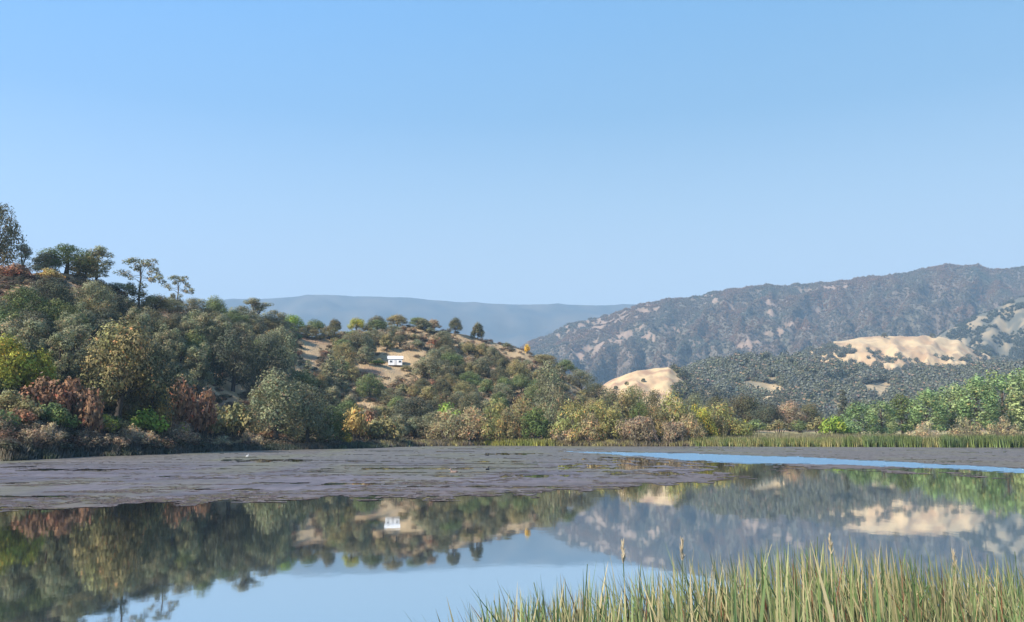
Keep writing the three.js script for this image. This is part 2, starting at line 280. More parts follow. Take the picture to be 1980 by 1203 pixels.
// leaf clumps on lobes: each lobe [x, y, z, radius]
function crownInto(T, lobes, o, rnd) {
  for (const [lx, ly, lz, R, sy = 0.8] of lobes) {
    const tone = 0.72 + 0.56 * rnd(), warm = 1 + (rnd() - 0.5) * 0.25, n = Math.round(o.density * R * R);
    for (let k = 0; k < n; k++) {
      const a = rnd() * 2 * Math.PI, cz = rnd() * 2 - 1, s = Math.sqrt(1 - cz * cz);
      let dx = s * Math.cos(a), dy = cz, dz = s * Math.sin(a);
      const bump = 1 + 0.35 * n3(dx * 2.3 + lx, dy * 2.3 + ly, dz * 2.3 + lz);
      const r = R * (0.5 + 0.5 * Math.sqrt(rnd())) * bump;
      const x = lx + dx * r, y = Math.max(o.floor ?? 0.05, ly + dy * r * sy), z = lz + dz * r;
      const L = o.leaf * (0.6 + 0.8 * rnd()), Wd = L * o.aspect;
      // leaf axes: mostly turned outward and up
      const nx = dx + (rnd() - 0.5) * 1.5, ny = dy + 0.35 + (rnd() - 0.5) * 1.5, nz = dz + (rnd() - 0.5) * 1.5, nl = Math.hypot(nx, ny, nz) || 1, N = new THREE.Vector3(nx / nl, ny / nl, nz / nl);
      const t = new THREE.Vector3(rnd() - 0.5, o.droop ? -o.droop * rnd() : rnd() - 0.5, rnd() - 0.5); t.addScaledVector(N, -t.dot(N)).normalize();
      const b = N.clone().cross(t);
      const j = tone * (0.58 + 0.84 * rnd()), c = [j * warm * (rnd() < (o.fleck ?? 0.05) ? 1.6 : 1), j, j * (0.85 + 0.3 * rnd())];
      const sn = [dx * 0.55 + N.x * 0.6, dy * 0.55 + N.y * 0.6 + 0.1, dz * 0.55 + N.z * 0.6], sl = Math.hypot(...sn) || 1, m = sn.map((v) => v / sl);
      const v = (p, q, h) => T.vert(x + t.x * p * L + b.x * q * Wd + N.x * h, y + t.y * p * L + b.y * q * Wd + N.y * h, z + t.z * p * L + b.z * q * Wd + N.z * h, m[0], m[1], m[2], c);
      const A = v(-0.5, 0, 0), B = v(0.05, 0.5, -0.08 * L), C = v(0.5, 0, 0), E = v(-0.05, -0.5, -0.08 * L);
      T.i.push(A, E, C, A, C, B);
    }
  }
}
const proto = {};
function treeGeo(kind, seed, fine) {
  const rnd = rng(seed * 7919 + 13), T = new Tris(), B = new Tris(), lobes = [];
  const limb = (x, y, z, r0, y0 = null, x0 = 0, z0 = 0) => { const b = y0 ?? y * 0.35; limbInto(B, [[x0, b, z0], [lerp(x0, x, 0.4) + (rnd() - 0.5) * 0.4, lerp(b, y, 0.55), lerp(z0, z, 0.4)], [x, y, z]], [r0, r0 * 0.6, r0 * 0.22]); };
  let o = { density: 84, leaf: 0.5, aspect: 0.6 };
  if (kind === 'oak') {                                        // 10 m tall, 10 m wide dome on a short trunk
    limbInto(B, [[0, -0.6, 0], [0.1, 1.2, 0.05], [0.25, 2.8, 0.1]], [0.5, 0.36, 0.28], undefined, 7);
    const n = 17; for (let i = 0; i < n; i++) { const a = i * 2.4 + rnd(), q = Math.sqrt((i + 0.6) / n), R = lerp(2.3, 1.45, q) * (0.85 + 0.35 * rnd()), x = Math.cos(a) * q * 3.7, z = Math.sin(a) * q * 3.7, y = lerp(7.7, 2.7, q * q) + (rnd() - 0.5) * 1.6; lobes.push([x, y, z, R, 0.85]); limb(x, y, z, 0.16, 2.2 + rnd(), 0.2, 0.1); }
  } else if (kind === 'dense') {                               // leafy almost to the ground
    limbInto(B, [[0, -0.6, 0], [0.1, 2, 0.05], [0, 5, 0.1]], [0.42, 0.32, 0.2], undefined, 7);
    const n = 16; for (let i = 0; i < n; i++) { const a = i * 2.4 + rnd() * 0.8, y = 1.5 + 7.2 * (i / (n - 1)) ** 0.85, q = Math.sqrt(Math.max(0.05, 1 - ((y - 3.6) / 6.2) ** 2)), d = q * 3.1 * (i > n - 3 ? 0.4 : 1), R = 1.35 + rnd() * 0.8, x = Math.cos(a) * d, z = Math.sin(a) * d; lobes.push([x, y, z, R, 0.85]); limb(x, y, z, 0.11, y * 0.6); }
    lobes.push([0, 4.5, 0, 2.4, 1]); o.density = 74;
  } else if (kind === 'pine') {                                // airy forked foothill pine, 12 m by 7 m
    limbInto(B, [[0, -0.6, 0], [0.15, 3, 0], [0.5, 6.5, 0.2], [1.2, 10.6, 0.1]], [0.32, 0.27, 0.18, 0.05], undefined, 6);
    limbInto(B, [[0.2, 4, 0], [-0.7, 7.5, 0.3], [-1.3, 10, 0.5]], [0.2, 0.12, 0.04], undefined, 6);
    for (let i = 0; i < 30; i++) { const a = i * 2.4 + rnd(), y = 2.6 + 8.8 * rnd(), d = (0.6 + 2.6 * rnd()) * (1.15 - (y - 4) / 10), x = Math.cos(a) * d + (y - 4) * 0.1 * (i % 2 ? 1 : -1), z = Math.sin(a) * d, R = 0.65 + 0.7 * rnd(); lobes.push([x, y, z, R, 0.8]); limb(x, y, z, 0.07, y - 1.2, x * 0.25, z * 0.2); }
    o = { density: 125, leaf: 0.48, aspect: 0.3 };
  } else if (kind === 'umbrella') {                            // bare trunk and a spreading flat crown with drooping right arm
    limbInto(B, [[0, -0.6, 0], [-0.1, 3, 0], [0.05, 6.2, 0], [-0.2, 8.6, 0]], [0.22, 0.18, 0.13, 0.05], undefined, 7);
    for (let i = 0; i < 34; i++) { const q = -1.35 + 3.1 * rnd(), k = 0.45 + 0.62 * Math.sqrt(rnd()), x = Math.sin(q) * 3.9 * k * (0.8 + 0.3 * rnd()), y = 5.2 + Math.cos(q) * 4.3 * k + (rnd() - 0.5) * 1.2, z = (rnd() - 0.5) * 3.4; lobes.push([x, y, z, 0.38 + 0.5 * rnd(), 0.75]); if (i % 2) limb(x, y, z, 0.05, 4.6 + 2.5 * rnd(), 0, 0); }
    for (let i = 0; i < 16; i++) { const a = rnd() * 6.28, d = 0.6 + 1.9 * rnd(); lobes.push([Math.cos(a) * d - 0.6, 1.6 + 3 * rnd(), Math.sin(a) * d, 0.5 + 0.45 * rnd(), 0.9]); }
    o = { density: 120, leaf: 0.42, aspect: 0.35 };
  } else if (kind === 'spire') {                               // narrow conifer 11 m by 3.6 m
    limbInto(B, [[0, -0.6, 0], [0, 5, 0], [0.1, 10.8, 0]], [0.25, 0.16, 0.03], undefined, 6);
    for (let i = 0; i < 20; i++) { const y = 1 + 9.6 * i / 19, a = i * 2.4, d = (1 - y / 12) * 1.1, R = 0.35 + (1 - y / 11.5) * 0.75; lobes.push([Math.cos(a) * d, y, Math.sin(a) * d, R, 0.8]); }
    o = { density: 110, leaf: 0.55, aspect: 0.3, droop: 0.5 };
  } else if (kind === 'shrub') {                               // 3 m by 4 m rounded bush
    for (let i = 0; i < 9; i++) { const a = i * 2.4 + rnd(), q = Math.sqrt((i + 0.3) / 9), x = Math.cos(a) * q * 1.35, z = Math.sin(a) * q * 1.35, y = lerp(2.0, 0.7, q) + rnd() * 0.4; lobes.push([x, y, z, 0.6 + rnd() * 0.4, 0.85]); limbInto(B, [[x * 0.2, -0.3, z * 0.2], [x * 0.6, y * 0.5, z * 0.6], [x, y, z]], [0.06, 0.04, 0.015], undefined, 4); }
    o = { density: 185, leaf: 0.32, aspect: 0.58 };
  } else if (kind === 'thicket') {                             // 3 m by 4.4 m mass of upright fine twigs, few leaves
    for (let i = 0; i < 60; i++) { const a = rnd() * 6.28, q = Math.sqrt(rnd()), x = Math.cos(a) * q * 2.1, z = Math.sin(a) * q * 2.1, h = lerp(3.0, 1.2, q * q) * (0.75 + 0.3 * rnd()); limbInto(B, [[x * 0.45, -0.2, z * 0.45], [x * 0.8, h * 0.5, z * 0.8], [x * 1.05, h, z * 1.05]], [0.035, 0.028, 0.01], undefined, 3); if (i % 2) lobes.push([x * 0.95, h * (0.45 + 0.5 * rnd()), z * 0.95, 0.3 + 0.25 * rnd(), 1.2]); }
    o = { density: 260, leaf: 0.26, aspect: 0.35 };
  } else if (kind === 'willow') {                              // 9 m by 9 m, several stems, foliage to the ground
    for (let i = 0; i < 5; i++) { const a = i * 1.26, x = Math.cos(a) * 2.2, z = Math.sin(a) * 2.2; limbInto(B, [[x * 0.15, -0.4, z * 0.15], [x * 0.6, 2.6, z * 0.6], [x, 6.4, z]], [0.2, 0.14, 0.04], undefined, 5); }
    for (let i = 0; i < 26; i++) { const a = i * 2.4 + rnd(), q = Math.sqrt((i + 0.3) / 26), x = Math.cos(a) * q * 3.6, z = Math.sin(a) * q * 3.6, y = lerp(7.6, 1.6, Math.pow(q, 1.5)) * (0.7 + 0.42 * rnd()); lobes.push([x, y, z, 1.0 + rnd() * 0.65, 1.05]); }
    o = { density: 84, leaf: 0.48, aspect: 0.32, droop: 1.2, fleck: 0.12 };
  } else if (kind === 'poplar') {                              // 15 m by 9 m upright cottonwood with rising clumps
    limbInto(B, [[0, -0.6, 0], [0.1, 4, 0.1], [0, 9, 0], [0.1, 13, 0]], [0.42, 0.34, 0.2, 0.05], undefined, 7);
    for (let i = 0; i < 24; i++) { const f = i / 23, a = i * 2.4 + rnd() * 0.7, y = 1.8 + 11.8 * f, q = Math.sqrt(Math.max(0.04, 1 - ((f - 0.36) / 0.7) ** 2)), x = Math.cos(a) * q * 3.1, z = Math.sin(a) * q * 3.1, R = 1.2 + rnd() * 0.8; lobes.push([x, y, z, R, 1.15]); limb(x, y, z, 0.1, y * 0.6); }
    o = { density: 62, leaf: 0.55, aspect: 0.62 };
  } else if (kind === 'snag') {                                // heap of drooping bare and brown branches
    for (let i = 0; i < 46; i++) { const a = rnd() * 6.28, d = 1 + 3.2 * rnd(), x = Math.cos(a) * d, z = Math.sin(a) * d * 0.6, h = 1.8 + 2.6 * rnd(); limbInto(B, [[x * 0.1, 0.2, z * 0.1], [x * 0.5, h, z * 0.5], [x * 0.9, h * 0.75, z * 0.9], [x * 1.15, 0.15, z * 1.15]], [0.1, 0.07, 0.045, 0.015], undefined, 4); lobes.push([x * 0.7, h * (0.6 + 0.3 * rnd()), z * 0.7, 0.7 + 0.5 * rnd(), 0.9]); }
    o = { density: 130, leaf: 0.4, aspect: 0.3, droop: 1 };
  }
  if (fine) { o.leaf *= 0.62; o.density *= 1.9; }
  crownInto(T, lobes, o, rnd);
  return { crown: T.geometry(), trunk: B.geometry() };
}
const SIZE = { oak: [9.6, 10], dense: [9.6, 8.6], pine: [11.8, 6.4], umbrella: [10.2, 8], spire: [11, 3], shrub: [3, 4], thicket: [3, 4.6], willow: [8.8, 9], poplar: [15, 9], snag: [4.2, 8.6] };
const WORD = { oak: 'oak_tree', dense: 'oak_tree', pine: 'pine_tree', umbrella: 'pine_tree', spire: 'conifer_tree', shrub: 'shrub', thicket: 'dry_shrub', willow: 'willow_tree', poplar: 'cottonwood_tree', snag: 'fallen_willow' };
const variety = { oak: 4, dense: 4, pine: 3, umbrella: 1, spire: 2, shrub: 4, thicket: 3, willow: 4, poplar: 4, snag: 1 };
const placeRnd = rng(77);
function plantAt(kind, tint, x, z, h, w, label, group, turn = placeRnd() * 6.28) {
  const fine = (kind === 'oak' || kind === 'dense') && w > 6.8, k = kind + (fine ? 'f' : '') + (variety[kind] > 1 ? Math.floor(placeRnd() * variety[kind]) : 0);
  if (!proto[k]) {
    const g = treeGeo(kind, Object.keys(proto).length + 1, fine), t = (proto[k] = new THREE.Group());
    const stems = kind === 'shrub' || kind === 'thicket' || kind === 'snag';
    meshOf(stems ? 'stems' : 'trunk', g.trunk, kind === 'poplar' || kind === 'umbrella' ? barkMat : kind === 'snag' ? barkBrown : barkDark, t);
    meshOf(stems ? 'foliage' : 'crown', g.crown, leafMat(...TINT.olive), t);
  }
  const t = proto[k].clone(); t.name = numbered(WORD[kind]);
  t.children[1].material = leafMat(...TINT[tint]);
  if (tint === 'tan' || tint === 'sallow' || kind === 'thicket') t.children[0].material = tint === 'tan' || tint === 'straw' ? barkPale : barkBrown;
  const [H, Wd] = SIZE[kind]; t.position.set(x, groundH(x, z) - 0.05, z); t.scale.set(w / Wd, h / H, w / Wd); t.rotation.y = turn;
  t.userData = {}; const cat = { oak: 'tree', dense: 'tree', pine: 'tree', umbrella: 'tree', spire: 'tree', willow: 'tree', poplar: 'tree', snag: 'tree', shrub: 'shrub', thicket: 'shrub' }[kind];
  tag(t, label, cat, group); scene.add(t); return t;
}
// kind, tint, pixel column, row of the top, depth (negative: metres behind the shore), width in pixels, label
function plant(kind, tint, px, py, depth, wpx, label, group, turn) {
  const D = depth < 0 ? shoreD(px) - depth : depth, [u, e] = ray(px, py), x = u * D, g = groundH(x, -D);
  return plantAt(kind, tint, x, -D, Math.max(0.6, EYE + e * D - g), wpx / F * D * (kind === 'willow' ? 1.3 : 1), label, group, turn);
}
const HAND = [
  // the skyline of the left hill
  ['dense', 'dark', 2, 396, 188, 88, 'tall dark tree at the very left edge, its crown highest on the skyline'],
  ['pine', 'grey', 48, 474, 190, 46, 'small grey-green tree beside the tall dark tree on the left skyline'],
  ['dense', 'deep', 132, 474, 200, 104, 'broad rounded green oak on the left hilltop above the tan clearing'],
  ['pine', 'grey', 190, 474, 206, 62, 'thin airy grey pine leaning right of the rounded hilltop oak'],
  ['umbrella', 'grey', 274, 497, 212, 92, 'umbrella-shaped pine with open crown and bare trunk against the sky', 0],
  ['umbrella', 'grey', 346, 531, 232, 58, 'smaller arching pine just right of the umbrella-shaped pine', 0.2],
  ['dense', 'grey', 90, 490, 196, 52, 'grey bushy oak left of the broad rounded hilltop oak'],
  ['dense', 'olive', 168, 494, 200, 56, 'olive bushy oak between the hilltop oak and the airy leaning pine'],
  ['dense', 'mid', 226, 548, 208, 62, 'green bushy oak just left of the umbrella-shaped pine'],
  ['shrub', 'rust', 26, 502, 184, 74, 'orange-brown bush under the tall dark tree at the left edge'],
  ['shrub', 'amber', 96, 514, 190, 60, 'orange-tan bush on the left hilltop over the tan clearing'],
  ['dense', 'grey', 328, 578, 226, 54, 'grey bushy oak under the smaller arching pine'],
  ['dense', 'grey', 376, 576, 240, 56, 'grey-green bushy oak right of the smaller arching pine'],
  ['dense', 'grey', 470, 592, 272, 60, 'grey bushy oak left of the feathery skyline pine'],
  ['dense', 'grey', 532, 600, 292, 56, 'grey bushy oak right of the feathery skyline pine'],
  ['oak', 'olive', 300, 566, 215, 74, 'olive oak at the foot of the umbrella-shaped pine'],
  ['oak', 'mid', 418, 571, 258, 56, 'rounded oak on the skyline where the left hill meets the blue ridge'],
  ['pine', 'grey', 497, 578, 285, 66, 'feathery grey pine standing above the skyline before the blue ridge'],
  ['oak', 'mid', 450, 598, 270, 50, 'small dark oak left of the feathery skyline pine'],
  ['oak', 'green', 565, 607, 305, 62, 'bright green domed oak on the skyline left of the knoll'],
  ['oak', 'mid', 612, 617, 312, 50, 'dark green oak between the green domed oak and the knoll'],
  ['oak', 'dark', 648, 618, 320, 32, 'small dark round oak above the rust-coloured bank of the knoll'],
  ['oak', 'lime', 690, 612, 328, 42, 'yellow-green oak with an amber side on the knoll top'],
  ['oak', 'dark', 728, 609, 334, 46, 'dark oak beside the yellow-green oak on the knoll top'],
  ['oak', 'olive', 768, 606, 338, 50, 'olive oak at the highest point of the knoll'],
  ['oak', 'mid', 808, 612, 340, 42, 'mid green oak right of the highest point of the knoll'],
  ['oak', 'brown', 838, 616, 342, 34, 'brownish oak next to the two lone round oaks'],
  ['oak', 'dark', 880, 613, 345, 34, 'left one of two lone round dark oaks on the knoll skyline'],
  ['oak', 'dark', 924, 625, 348, 30, 'right one of two lone round dark oaks on the knoll skyline'],
  ['shrub', 'grey', 981, 659, 348, 26, 'small grey bush on the descending skyline of the knoll'],
  ['shrub', 'yellow', 1019, 661, 347, 15, 'tiny golden yellow bush on the descending skyline of the knoll'],
  ['oak', 'olive', 1052, 683, 342, 64, 'olive oak on the lower right shoulder of the knoll'],
  ['oak', 'mid', 1092, 694, 340, 54, 'green oak at the right end of the knoll skyline'],
  ['dense', 'grey', 1122, 716, 330, 56, 'grey-green oak where the knoll drops to the willows'],
  ['dense', 'dark', 1152, 742, 315, 54, 'dark tree at the right foot of the knoll above the willows'],
  // upper and middle left slope
  ['spire', 'grey', 48, 607, 150, 30, 'left one of two slim pale grey conifers on the left slope'],
  ['spire', 'grey', 86, 622, 148, 28, 'right one of two slim pale grey conifers on the left slope'],
  ['dense', 'lime', 18, 650, 112, 92, 'yellow-green leafy tree at the left edge halfway down the slope'],
  ['dense', 'lime', 78, 676, 116, 66, 'yellow-green leafy tree right beside the one at the left edge'],
  ['oak', 'olive', 238, 612, 124, 172, 'very large olive oak standing between the two rusty shrub masses', 1],
  ['dense', 'dark', 300, 668, 128, 96, 'dark shaded oak right behind the very large olive oak'],
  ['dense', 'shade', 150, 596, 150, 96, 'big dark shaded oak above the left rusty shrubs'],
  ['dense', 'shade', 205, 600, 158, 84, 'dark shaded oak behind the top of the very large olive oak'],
  ['pine', 'grey', 385, 600, 196, 72, 'tall grey pine above the right rusty shrubs'],
  ['pine', 'grey', 432, 612, 200, 66, 'grey pine right of the tall grey pine on the slope'],
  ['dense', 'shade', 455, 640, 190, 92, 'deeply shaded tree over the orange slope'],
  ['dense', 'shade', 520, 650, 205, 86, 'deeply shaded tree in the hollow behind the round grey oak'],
  ['dense', 'grey', 546, 636, 235, 64, 'pale grey-green tree left of the tan bank of the knoll'],
  ['spire', 'grey', 596, 694, 232, 36, 'slim grey conifer under the tan bank of the knoll'],
  ['spire', 'grey', 640, 672, 250, 36, 'slim grey conifer right of the tan bank of the knoll'],
  ['spire', 'grey', 662, 688, 246, 34, 'slim grey conifer left of the white house'],
  ['oak', 'grey', 700, 640, 300, 60, 'grey oak above the white house on the knoll face'],
  ['shrub', 'green', 728, 694, 294, 46, 'yellow-green bush directly left of the white house'],
  ['oak', 'grey', 830, 684, 285, 74, 'large grey-green oak right of the white house'],
  ['oak', 'mid', 872, 676, 300, 60, 'green oak under the tan strip of the knoll'],
  ['shrub', 'rust', 852, 646, 326, 56, 'rust-red bush on the upper knoll face below the lone oaks'],
  ['shrub', 'rust', 630, 676, 290, 36, 'rust-red bush in the tan bank of the knoll'],
  ['dense', 'grey', 1064, 700, 260, 66, 'tall grey-green tree rising behind the willow thicket'],
  // rusty shrubs
  ['shrub', 'rust', 92, 712, 112, 92, 'leftmost of the rusty brown buckeye shrubs on the lower left slope'],
  ['shrub', 'rust', 142, 708, 114, 84, 'middle one of the rusty shrubs left of the very large olive oak'],
  ['shrub', 'rust', 182, 728, 114, 60, 'rusty shrub touching the left side of the very large olive oak'],
  ['shrub', 'rust', 350, 708, 135, 80, 'pinkish rusty shrub right of the very large olive oak'],
  ['shrub', 'rust', 398, 728, 138, 66, 'second rusty shrub right of the very large olive oak'],
  ['shrub', 'amber', 320, 716, 128, 40, 'small amber bush between the olive oak and the pinkish rusty shrub'],
  // shoreline, left to right
  ['thicket', 'brown', -6, 790, -5, 74, 'grey-brown thicket at the left edge of the shoreline'],
  ['shrub', 'rust', 42, 782, -9, 72, 'orange-brown shrub second from the left edge above the shore'],
  ['thicket', 'brown', 60, 822, -3, 84, 'low grey-brown brush at the waterside near the left edge'],
  ['shrub', 'deep', 116, 782, -7, 64, 'dark green bush on the shore below the leftmost rusty shrub'],
  ['thicket', 'tan', 96, 816, -4, 66, 'tan dry brush in front of the dark green shore bush'],
  ['shrub', 'amber', 172, 798, -7, 46, 'orange-tinged bush left of the yellow bush on the shore'],
  ['shrub', 'lime', 208, 790, -7, 58, 'yellow bush on the shore below the very large olive oak'],
  ['thicket', 'brown', 160, 826, -3, 86, 'grey twiggy brush at the waterside below the yellow bush'],
  ['shrub', 'green', 284, 779, -8, 80, 'bright green round bush on the shore'],
  ['thicket', 'tan', 264, 820, -4, 84, 'pinkish tan dry clump in front of the bright green bush'],
  ['thicket', 'brown', 214, 838, -2.5, 80, 'low grey brush between the yellow and the bright green bush'],
  ['thicket', 'brown', 346, 812, -4, 88, 'grey-brown shrub with yellow tips right of the bright green bush'],
  ['shrub', 'lime', 352, 808, -7, 34, 'small lime sprig on top of the grey-brown shore shrub'],
  ['shrub', 'olive', 410, 766, -8, 72, 'olive shore shrub left of the pair beside the round grey oak'],
  ['shrub', 'olive', 458, 764, -9, 84, 'olive shore shrub touching the round grey oak'],
  ['thicket', 'straw', 424, 842, -2.5, 66, 'low straw clump under the olive shore shrubs'],
  ['dense', 'grey', 538, 722, -7, 118, 'big round grey-green oak on the shore', null],
  ['dense', 'grey', 598, 748, -6, 92, 'lower grey-olive oak attached to the right of the round grey oak'],
  ['thicket', 'tan', 486, 830, -3, 56, 'tan brush at the foot of the round grey oak'],
  ['dense', 'deep', 640, 788, -5, 76, 'dark green bush overhanging the water right of the round grey oak'],
  ['shrub', 'amber', 686, 768, -10, 70, 'olive shrub with orange patches by the inlet'],
  ['shrub', 'rust', 718, 776, -16, 56, 'reddish shrub behind the inlet below the knoll'],
  ['shrub', 'olive', 742, 790, -8, 84, 'olive-grey rounded shrub left of the dark inlet'],
  ['shrub', 'yellow', 672, 832, -4, 26, 'small yellow bush low on the inlet shore'],
  ['shrub', 'green', 868, 764, -30, 66, 'fresh green bush above the dark inlet'],
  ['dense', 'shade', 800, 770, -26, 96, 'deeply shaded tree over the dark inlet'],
  // willow thicket in the centre
  ['willow', 'sallow', 868, 786, -5, 74, 'pale tan willow at the left end of the willow thicket'],
  ['willow', 'sallow', 912, 778, -4, 72, 'beige half-dry willow second from the left in the thicket'],
  ['willow', 'willow', 958, 768, -4, 66, 'bright yellow-green willow above the bright grass strip'],
  ['willow', 'olive', 1008, 757, -9, 76, 'tall olive willow in the middle of the thicket'],
  ['dense', 'deep', 1036, 790, -5, 56, 'dark green bush under the tall olive willow'],
  ['willow', 'grey', 1078, 738, -10, 58, 'slender grey willow right of the bright grass strip'],
  ['willow', 'willow', 1112, 768, -5, 82, 'yellow-green willow right of the slender grey willow'],
  ['thicket', 'tan', 1096, 822, -2.5, 74, 'tan waterside brush under the slender grey willow'],
  ['willow', 'willow', 1162, 764, -8, 74, 'olive-yellow willow in the right half of the thicket'],
  ['willow', 'olive', 1212, 746, -15, 90, 'broad olive willow behind the fallen brown willow'],
  ['willow', 'deep', 1240, 770, -9, 56, 'dark green willow between two yellow-green ones'],
  ['willow', 'willow', 1302, 752, -12, 92, 'tallest yellow-green willow above the fallen brown willow'],
  ['willow', 'lime', 1350, 772, -14, 60, 'lime willow on the right flank of the thicket'],
  ['willow', 'sallow', 892, 800, -8, 66, 'pale willow filling the gap behind the two beige willows'],
  ['willow', 'olive', 984, 786, -3.5, 50, 'low olive willow at the left edge of the bright grass strip'],
  ['willow', 'sallow', 1140, 790, -3.5, 60, 'pale willow in front of the olive-yellow willow'],
  ['willow', 'willow', 1186, 782, -6, 66, 'yellow-green willow left of the broad olive willow'],
  ['willow', 'olive', 1268, 778, -7, 60, 'olive willow between the two fallen brown willows'],
  ['willow', 'sallow', 1334, 790, -6, 52, 'pale low willow above the right fallen willow'],
  ['willow', 'olive', 1372, 792, -18, 56, 'olive willow between the lime and the yellowish one'],
  ['dense', 'dark', 1186, 755, 240, 58, 'dark oak behind the thicket under the left end of the golden knoll'],
  ['dense', 'mid', 1226, 749, 250, 54, 'mid green oak behind the thicket under the middle of the golden knoll'],
  ['dense', 'dark', 1262, 757, 245, 54, 'dark oak behind the thicket under the right end of the golden knoll'],
  ['dense', 'grey', 1340, 764, 260, 60, 'grey-green oak behind the lime willow'],
  ['dense', 'dark', 1386, 766, 280, 56, 'dark oak left of the largest dark oak behind the reed bank'],
  ['shrub', 'olive', 786, 703, 294, 30, 'olive bush directly right of the white house'],
  ['snag', 'brown', 1228, 806, -3.5, 104, 'fallen brown willow with drooping branches, the left and larger one'],
  ['snag', 'brown', 1306, 816, -3, 82, 'fallen dark brown willow at the right tip of the thicket'],
  ['willow', 'willow', 1396, 776, -22, 84, 'yellowish willow behind the start of the reed bank'],
  ['shrub', 'lime', 1432, 800, -26, 58, 'low yellow-green bush behind the reed bank beside the dark oaks'],
  ['thicket', 'sallow', 940, 822, -2.5, 50, 'pale brush at the waterside left of the bright grass strip'],
  // oaks behind the reed bank
  ['oak', 'dark', 1440, 757, 300, 84, 'largest dark oak behind the reed bank'],
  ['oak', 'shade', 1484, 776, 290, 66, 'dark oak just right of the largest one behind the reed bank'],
  ['oak', 'brown', 1524, 774, 300, 72, 'brownish oak third in the dark row behind the reed bank'],
  ['oak', 'dark', 1562, 776, 310, 62, 'dark oak at the right end of the row before the cottonwoods'],
  ['spire', 'shade', 1629, 752, 330, 36, 'dark pointed conifer behind the left end of the cottonwoods'],
  ['shrub', 'mid', 1462, 804, 275, 54, 'dark bush at the foot of the largest dark oak behind the reed bank'],
  ['shrub', 'olive', 1506, 806, 272, 54, 'olive bush under the gap left of the brownish oak'],
  ['shrub', 'mid', 1546, 806, 276, 52, 'green bush at the foot of the brownish oak behind the reed bank'],
  ['shrub', 'olive', 1584, 800, 270, 56, 'olive bush between the dark oaks and the light green bush'],
  ['shrub', 'cotton', 1640, 806, 230, 60, 'green bush under the leftmost cottonwood'],
  // cottonwoods on the right
  ['shrub', 'green', 1612, 792, 225, 60, 'light green low bush at the left end of the cottonwood grove'],
  ['poplar', 'cotton', 1660, 778, 236, 68, 'leftmost and lowest cottonwood of the grove'],
  ['poplar', 'pale', 1702, 774, 240, 62, 'pale cottonwood second from the left in the grove'],
  ['poplar', 'deep', 1742, 764, 250, 62, 'darker cottonwood third from the left in the grove'],
  ['poplar', 'cotton', 1790, 752, 244, 76, 'cottonwood in the middle of the grove'],
  ['poplar', 'pale', 1836, 742, 252, 76, 'pale green cottonwood right of the middle of the grove'],
  ['poplar', 'cotton', 1884, 726, 246, 82, 'tall cottonwood third from the right edge'],
  ['poplar', 'cotton', 1934, 718, 256, 84, 'tall cottonwood second from the right edge'],
  ['poplar', 'pale', 1984, 708, 248, 88, 'tallest cottonwood cut by the right edge'],
  ['thicket', 'sallow', 1868, 806, 205, 74, 'grey-tan shrub before the cottonwoods right of the middle'],
  ['thicket', 'sallow', 1938, 804, 208, 70, 'pinkish tan shrub before the cottonwoods near the right edge'],
  ['thicket', 'straw', 1786, 814, 208, 66, 'pale shrub before the cottonwoods above the green reeds'],
];
for (const [kind, tint, px, py, depth, w, label, turn] of HAND) plant(kind, tint, px, py, depth, w, label, null, turn ?? undefined);

